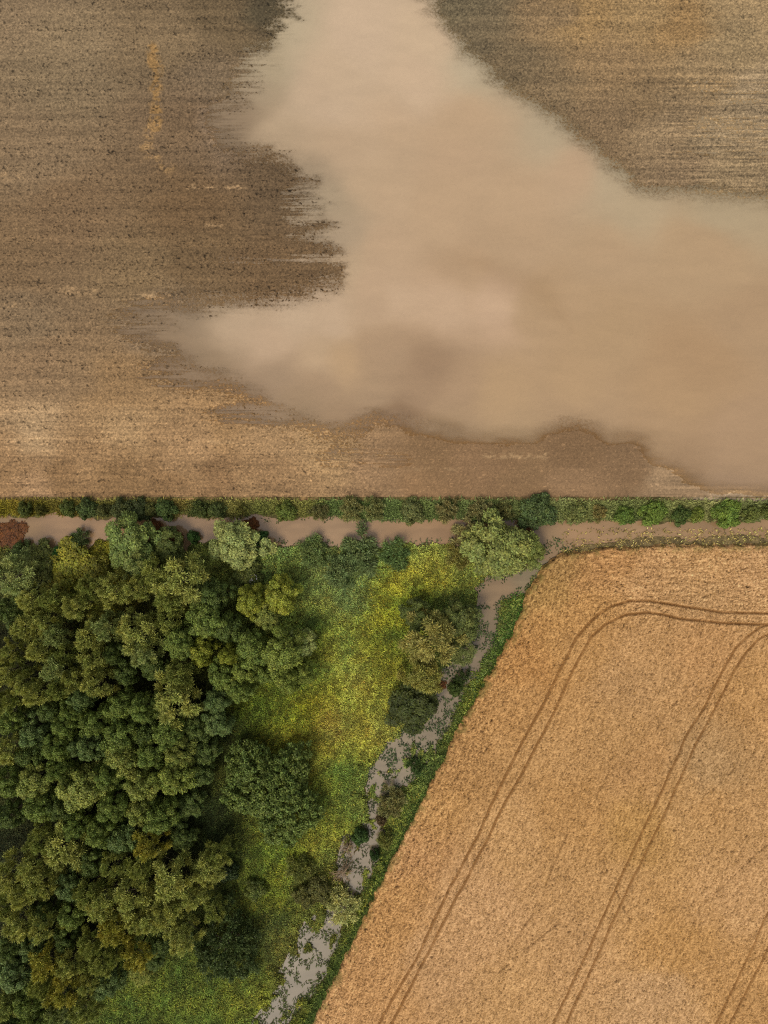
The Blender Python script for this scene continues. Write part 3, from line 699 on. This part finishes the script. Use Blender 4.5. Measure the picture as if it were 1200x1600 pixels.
# the wood: (px, py, r, kind, colour, height scale)
WOOD = [
 (12,902,36,'willow',PG,.8),(47,940,24,'willow',OL,.9),(80,938,22,'willow',OL2,.9),(118,948,23,'willow',OL,.95),(137,922,21,'willow',OL2,.85),(172,922,26,'willow',OL,.9),
 (213,920,22,'willow',OL,.9),(240,896,27,'willow',OL2,.85),(280,912,42,'willow',OL,1.0),(262,938,24,'willow',OL2,.95),(332,930,28,'broad',DG,.85),(390,942,26,'broad',YG,.8),(436,932,30,'broad',YG,.7),
 (10,958,24,'broad',DG,.7),(38,982,23,'willow',OL,.95),(68,972,24,'willow',OL,1.0),(84,992,22,'willow',PG,.95),(140,998,25,'willow',OL,1.0),(165,982,23,'willow',PG,1.0),(212,990,34,'willow',OL,1.0),(262,968,24,'willow',OL2,.8),
 (322,970,34,'broad',GR,.95),(356,985,26,'broad',DG,.8),(415,964,24,'broad',OL2,.6),(14,1022,20,'willow',OL,1.0),(62,1017,23,'willow',OL,1.0),(98,1022,20,'willow',OL2,.9),(222,1018,27,'willow',PG,.9),(282,1005,30,'broad',GR,.95),(312,1018,25,'broad',YG,.8),
 (356,1026,19,'broad',YG,.9),(392,1018,32,'broad',GR,.9),(440,1022,38,'broad',LG,.95),(468,1008,26,'broad',PG,.6),(10,1050,23,'willow',OL,1.0),(37,1066,23,'willow',OL,1.0),(87,1045,25,'willow',PG,1.0),(115,1062,20,'willow',OL,1.0),(147,1034,24,'willow',OL,1.0),
 (150,1068,25,'willow',OL,1.05),(175,1022,20,'broad',DG,.9),(195,1050,22,'broad',DG,.8),(237,1042,24,'broad',DG,.65),(277,1056,26,'willow',OL2,.95),(272,1096,40,'willow',OL,1.0),(345,1056,26,'broad',GR,.85),(378,1050,24,'broad',LG,.8),(412,1052,20,'broad',GR,.6),(448,1062,24,'broad',LG,.85),(472,1052,20,'broad',LG,.7),
 (370,1078,24,'broad',GR,.8),(338,1096,24,'broad',BG,.8),(57,1084,24,'willow',OL,1.05),(92,1078,20,'willow',OL2,1.0),(12,1096,22,'willow',OL2,.95),(125,1092,22,'broad',BG,1.0),(80,1112,25,'broad',DG,.8),(112,1112,22,'broad',GR,.95),(185,1108,27,'broad',GR,.95),(221,1110,27,'broad',GR,1.0),
 (14,1126,24,'broad',GR,.85),(50,1148,28,'broad',BG,.9),(100,1134,24,'broad',GR,1.0),(145,1132,26,'broad',GR,1.0),(186,1152,32,'broad',GR,1.05),(226,1146,26,'broad',DG,.8),(262,1146,30,'broad',GR,1.0),(304,1138,26,'broad',DG,.7),(336,1130,26,'broad',BG,.7),
 (10,1174,24,'willow',OL,.95),(46,1180,26,'broad',DG,.9),(86,1168,26,'broad',GR,1.0),(137,1168,28,'broad',BG,1.05),(190,1186,30,'broad',OL2,1.05),(234,1178,28,'broad',GR,1.0),(278,1180,28,'broad',OL2,.95),(318,1176,24,'broad',DG,.6),
 (10,1226,28,'broad',GR,1.0),(52,1222,34,'broad',OL2,1.05),(124,1236,40,'broad',OL2,1.1),(90,1204,24,'broad',GR,1.0),(168,1214,26,'broad',GR,1.0),(220,1228,30,'broad',OL2,1.05),(268,1216,34,'broad',LG,1.1),(308,1212,24,'broad',DG,.6),
 (58,1260,28,'broad',GR,1.0),(94,1262,24,'broad',DG,.9),(176,1262,27,'broad',GR,1.05),(216,1268,26,'broad',OL2,1.0),(248,1280,30,'broad',GR,1.05),(12,1276,24,'broad',DG,.7),(295,1258,24,'broad',DG,.55),
 (118,1292,24,'broad',GR,.95),(152,1302,26,'broad',GR,1.0),(192,1312,28,'broad',BG,.9),(232,1320,25,'willow',OR,1.0),(100,1326,36,'willow',OL,.95),(62,1314,24,'willow',OL2,.9),(282,1310,22,'broad',DG,.5),
 (50,1358,26,'willow',OL,1.0),(10,1372,28,'willow',OL,1.0),(142,1348,24,'broad',DG,.8),(178,1350,24,'willow',OL2,.9),(220,1356,24,'willow',OL2,.85),(326,1360,26,'willow',OL,.75),(338,1338,20,'willow',OL2,.7),(268,1378,34,'willow',OL,.95),
 (66,1380,25,'willow',OL,1.0),(106,1386,25,'broad',BG,.8),(136,1394,24,'willow',OL2,.95),(37,1398,24,'willow',OL,1.0),(158,1412,28,'willow',OL,1.0),(207,1400,32,'willow',OL,1.0),(300,1402,22,'willow',OL,.8),(260,1420,26,'willow',OL,.95),
 (110,1430,25,'broad',GR,.85),(66,1428,22,'broad',DG,.8),(8,1416,22,'willow',OL2,.9),(28,1442,28,'willow',OL,1.0),(68,1447,24,'willow',OL,1.0),(176,1452,26,'willow',OR,1.0),(216,1438,22,'willow',OL,.95),(243,1434,30,'willow',OL,1.0),(335,1424,18,'willow',OL2,.6),
 (142,1474,22,'willow',OL2,.95),(100,1468,22,'broad',DG,.8),(284,1468,26,'willow',OL,.8),(16,1484,24,'broad',DG,.85),(48,1480,22,'broad',BG,.8),(211,1494,24,'willow',OR,.85),(248,1474,20,'broad',DG,.6),(180,1490,18,'willow',OL2,.8),
 (71,1506,27,'willow',OR,1.0),(107,1506,23,'willow',OL,.95),(18,1524,34,'broad',BG,.9),(160,1504,24,'willow',OL2,.8),(142,1532,20,'willow',OL,.8),(166,1540,24,'broad',BG,.7),(98,1548,28,'willow',OR,1.0),(64,1538,22,'willow',OL2,.9),(218,1524,18,'willow',OL,.4),
 (38,1570,26,'broad',GR,.9),(10,1576,22,'broad',OL2,.9),(126,1578,24,'willow',OL2,.8),(90,1588,20,'willow',PG,.8),(8,1606,22,'broad',DG,.9),(54,1600,22,'broad',GR,.9),(240,1500,18,'broad',DG,.45),
]
# rows of the wood for the labels: from the ditch downwards, each counted from the left
WOOD.sort(key=lambda t: t[1])
NROW = 14; per = math.ceil(len(WOOD) / NROW); rows_ = [sorted(WOOD[i:i + per], key=lambda t: t[0]) for i in range(0, len(WOOD), per)]
for ri, rw in enumerate(rows_):
    for ci, (px, py, r, kind, col, hs_) in enumerate(rw):
        form = 'tree' if 'feathery' in CN[col] or 'rounded' in CN[col] else ('plumed tree' if kind == 'willow' else 'bushy tree')
        lab = '%s %s, %s from the left in the %s row of the wood' % (CN[col], form, ORD[ci], ORD[ri])
        plant('willow_tree' if kind == 'willow' else 'broadleaf_tree', lab, 'tree', 'trees of the dense wood', px, py, r * 1.04, kind, col, hs_)

# single trees and bushes
S = 'trees around the meadow and ditch'
plant('round_tree', 'large round green tree reaching over the ditch at the top of the wood', 'tree', S, 200,850,48,'broad',(104,114,58),.75)
plant('round_tree', 'smaller brownish green tree right of the large round one on the ditch', 'tree', S, 258,852,30,'broad',(80,86,40),.5)
plant('willow_tree', 'pale green willow leaning over the ditch at the top of the wood', 'tree', S, 368,852,44,'broad',(132,134,78),.6)
plant('willow_tree', 'olive tree rising behind the large round tree at the ditch', 'tree', S, 215,882,26,'willow',PG,.7)
plant('ash_tree', 'light green tree standing where the ditch meets the brook', 'tree', S, 780,858,54,'broad',(118,120,64),.75)
plant('ash_tree', 'small light green tree overhanging the ditch right of the brook mouth', 'tree', S, 828,858,27,'broad',(108,112,56),.5)
plant('willow_tree', 'olive grey plumed tree in the middle of the brook thicket', 'tree', S, 676,1002,46,'willow',(132,122,66),.85)
plant('alder_tree', 'dark grey green tree on the right of the brook thicket', 'tree', S, 722,972,34,'broad',(88,92,46),.6)
plant('alder_tree', 'dark tree at the top left corner of the brook thicket', 'tree', S, 652,962,28,'broad',(74,80,36),.5)
plant('willow_tree', 'small olive tree below the plumed tree of the brook thicket', 'tree', S, 664,1060,30,'willow',(130,122,60),.65)
plant('willow_tree', 'low grey green willow dipping into the brook beside the thicket', 'tree', S, 722,1020,22,'willow',(112,114,66),.4)
plant('holly_bush', 'glossy dark green bush at the lower end of the brook thicket', 'bush', S, 645,1104,44,'broad',(62,66,26),.5)
plant('round_bush', 'very large round dark green bush at the right edge of the wood', 'bush', S, 424,1240,86,'bigbush',(96,106,52),1.0)
plant('round_bush', 'large dark bluish bush in the grass near the bottom of the photo', 'bush', S, 350,1482,60,'midbush',(74,84,46),1.0)
plant('hawthorn', 'short dark bush between the wood and the lower meadow', 'bush', S, 356,1362,17,'shrub',(48,58,30),.9)

HEDGE = [(36,797,13,'shrub',(70,92,40)),(60,799,9,'shrub',(84,100,44)),(103,796,14,'shrub',(74,100,46)),(134,797,18,'shrub',(60,86,42)),(160,799,13,'shrub',(72,90,46)),(188,798,19,'shrub',(64,84,44)),(215,798,20,'shrub',(60,82,44)),(234,797,12,'shrub',(76,96,48)),(257,797,19,'shrub',(62,92,44)),
 (312,797,15,'shrub',(66,90,42)),(338,798,15,'shrub',(64,88,44)),(376,800,10,'plumeshrub',(92,110,56)),(446,801,18,'shrub',(80,108,46)),(497,802,13,'plumeshrub',(92,108,66)),(548,797,18,'plumeshrub',(98,116,68)),(585,797,17,'plumeshrub',(92,112,64)),(645,800,22,'shrub',(84,106,58)),
 (700,797,17,'plumeshrub',(98,112,68)),(752,798,17,'plumeshrub',(98,114,70)),(790,798,14,'plumeshrub',(90,108,62)),(840,801,31,'shrub',(64,92,48)),(903,803,20,'shrub',(90,114,60)),(938,803,11,'plumeshrub',(110,122,72)),(978,807,17,'shrub',(76,112,46)),(1023,803,23,'shrub',(82,118,46)),(1066,807,16,'shrub',(66,96,44)),
 (1092,805,13,'shrub',(92,122,50)),(1140,804,25,'shrub',(80,116,44)),(1178,804,15,'shrub',(88,114,54)),(1201,800,12,'shrub',(84,108,50))]
HD = {13:'small',9:'tiny',14:'small',18:'rounded',19:'rounded',20:'rounded',12:'small',15:'compact',10:'wispy',17:'medium',22:'broad',31:'largest dark',23:'broad bright',16:'medium',25:'broad bright',11:'wispy'}
for i, (px, py, r, k, c) in enumerate(HEDGE):
    n = i + 1
    lab = '%s green shrub on the upper ditch bank, %s from the %s' % (HD.get(r, 'rounded'), ORD[i] if i < 15 else ORD[len(HEDGE) - 1 - i], 'left' if i < 15 else 'right')
    k_ = 1.14 if k == 'plumeshrub' else 1.0; c = (c[0] * 1.16 * k_, c[1] * .93 * k_, c[2] * 1.0 * k_)
    plant('hedge_shrub', lab, 'shrub', 'shrubs on the upper bank of the ditch', px, py - 1.5, r * .92, k, c, .8)
LOW = [(30,862,18,'shrub',(66,76,36),'olive brown shrub at the left edge below the ditch'),(86,866,13,'shrub',(52,82,34),'small vivid green shrub on the lower ditch bank near the left'),(122,842,14,'plumeshrub',(84,94,56),'grey green shrub dipping into the ditch left of the round tree'),
 (300,839,11,'shrub',(58,82,38),'small dark green shrub in the ditch left of the pale willow'),(405,842,14,'shrub',(60,88,44),'dark green shrub right of the pale willow on the ditch'),(490,862,24,'plumeshrub',(96,106,60),'low mound of grey green scrub jutting into the ditch'),
 (562,862,30,'plumeshrub',(92,102,62),'widest grey green scrub mound on the lower ditch bank'),(618,866,22,'plumeshrub',(90,106,60),'right hand green scrub mound on the lower ditch bank'),(532,892,24,'plumeshrub',(98,108,66),'low grey green scrub in the meadow below the ditch mounds'),(730,836,24,'plumeshrub',(134,124,80),'straw coloured twiggy shrub left of the light green tree'),
 (720,868,20,'plumeshrub',(120,110,56),'yellow brown shrub at the foot of the light green tree'),(62,880,34,'shrub',(84,86,40),'green bramble mound below the ditch near the left edge'),(108,880,38,'shrub',(122,116,40),'yellow green bramble mound between the ditch and the olive trees'),
 (150,896,28,'shrub',(104,98,34),'yellowish bramble mound left of the feathery trees'),(385,900,26,'shrub',(88,92,44),'green scrub between the pale willow and the yellow green trees'),(612,1256,22,'plumeshrub',(112,104,62),'tawny shrub on the brook bank beside the wheat'),
 (596,1284,10,'shrub',(92,74,50),'small brown drowned shrub in the brook below the tawny one'),(562,1311,14,'shrub',(62,80,38),'dark green round shrub standing in the middle of the brook'),(602,1314,12,'plumeshrub',(124,122,66),'pale olive tuft shrub by the wheat side of the brook'),
 (535,1420,25,'plumeshrub',(156,150,92),'pale straw green rounded shrub across the brook'),(498,1392,22,'shrub',(86,82,40),'olive brown scrub on the meadow side above the lower pools'),(476,1402,18,'shrub',(92,88,44),'small olive scrub left of the brown scrub by the brook'),
 (712,1078,13,'shrub',(68,80,36),'small dark green shrub on the wheat side of the brook'),(650,1200,12,'plumeshrub',(76,92,50),'small green tuft shrub between the brook arms'),(724,1060,10,'plumeshrub',(84,96,56),'thin grey tuft shrub standing in the brook by the thicket'),
 (468,1358,20,'plumeshrub',(104,104,50),'yellow green tussock shrub in the meadow below the round bush'),(398,1392,18,'shrub',(84,90,40),'green scrub patch in the lower meadow'),(585,1340,9,'shrub',(60,78,40),'tiny green shrub on the island in the brook')]
for (px, py, r, k, c, lab) in LOW:
    plant('scrub_bush', lab, 'bush', None, px, py, r * .95, k, c, .7)

SHADE_MATS = [(12,838,26,'rust brown mat added as tree shade at the left edge of the ditch'),(242,826,13,'rust brown mat added as shade in the ditch right of the large round tree'),(392,820,12,'rust brown mat added as shade in the ditch above the pale willow'),
 (822,830,11,'rust brown mat added as shade in the ditch above the small light green tree'),(690,1072,8,'rust brown mat added as shade in the brook beside the thicket'),(765,910,12,'rusty mat added as shade in the brook mouth under the light green tree'),(275,842,12,'brown mat added as shade on the lower ditch bank right of the rust one')]
for px, py, r, lab in SHADE_MATS[:5] + SHADE_MATS[6:]:
    plant('shade_mat', lab, 'shrub', None, px, py, r, 'shrub', (92,52,20), .12)  # flat brown leaf mats added in place of tree shade and reflection on water

def flower_patch(px, py, label):
    r_ = np.random.RandomState(77); n = 60
    v = []
    k = (CZ - 1.4) / CZ; cx, cy = P2X(px) * k, P2Y(py) * k
    for i in range(n):
        a = r_.uniform(0, 6.28); q = r_.rand() ** .5; x = cx + math.cos(a) * q * 1.0 + (r_.rand() < .3) * .5; y = cy + math.sin(a) * q * .7
        z = 1.55 + r_.uniform(-.1, .25); w = r_.uniform(.05, .11); t = r_.uniform(-.03, .03)
        v += [(x - w, y - w, z - t), (x + w, y - w * .8, z + t), (x + w * .9, y + w, z + t), (x - w * .8, y + w, z - t)]
    v = np.array(v, np.float32)
    root = bpy.data.objects.new('flowering_bush', None); COL.objects.link(root); root.location = (cx, cy, 0); tag(root, label, 'bush')
    v -= np.array([cx, cy, 0], np.float32)
    link_mesh('flowers', v, np.arange(len(v)).reshape(-1, 4), M_GRASS, root, np.tile(np.array([.62, .56, .50]), (len(v), 1)))
    cm, tm = proto('shrub', 1)
    c = bpy.data.objects.new('foliage', cm); COL.objects.link(c); c.parent = root; c.scale = (.6, .6, .58); c.color = (.10, .12, .04, 1)
flower_patch(388, 904, 'small bush dotted with white flowers in the green scrub below the pale willow')

# dead branches in the brook
def dead_tree(px, py, r, label, seed):
    rng = np.random.RandomState(seed)
    root = bpy.data.objects.new('dead_tree', None); COL.objects.link(root)
    root.location = (P2X(px), P2Y(py), WLEV - .1); tag(root, label, 'dead tree')
    V_, F_ = [], []; V2, F2 = [], []
    def add(V_, F_, path, radii):
        v, f = tube(path, radii, 5); o = len(V_); V_.extend(v); F_.extend([tuple(o + i for i in q) for q in f])
    R = r / 10
    main = [np.array((0, 0, 0.)), np.array((.1, -.2, .8)), np.array((.2, -.7, 1.5)), np.array((.35, -1.3 * R / 2, 2.0))]
    add(V_, F_, main, [.13, .11, .08, .04])
    for i in range(26):
        a = rng.uniform(0, 6.28); L = R * rng.uniform(.5, 1.15); z0 = rng.uniform(.2, 1.5); b = main[0] + (main[2] - main[0]) * z0 / 1.5
        m = b + np.array([math.cos(a) * L * .5, math.sin(a) * L * .5, rng.uniform(.1, .6)]); e = b + np.array([math.cos(a + rng.normal(0, .3)) * L, math.sin(a + rng.normal(0, .3)) * L, rng.uniform(-.2, .9)])
        add(V2, F2, [b, m, e], [.05, .035, .012])
        for q in range(2):
            e2 = m + (e - m) * rng.uniform(.3, .9) + rng.normal(0, .35, 3); add(V2, F2, [m, m * .5 + e2 * .5, e2], [.025, .018, .008])
    link_mesh('trunk', np.array(V_), np.array(F_), M_BARK, root, np.tile(srgb((172,150,118)), (len(V_), 1)), True)
    link_mesh('branches', np.array(V2), np.array(F2), M_BARK, root, np.tile(srgb((140,116,88)), (len(V2), 1)), True)
dead_tree(535, 1356, 24, 'bare brown dead tree collapsed in the brook above the pale shrub', 3)
dead_tree(722, 848, 24, 'bare twiggy dead tree at the ditch left of the light green tree', 5)
dead_tree(542, 1318, 15, 'small bleached dead branches in the narrow arm of the brook', 8)
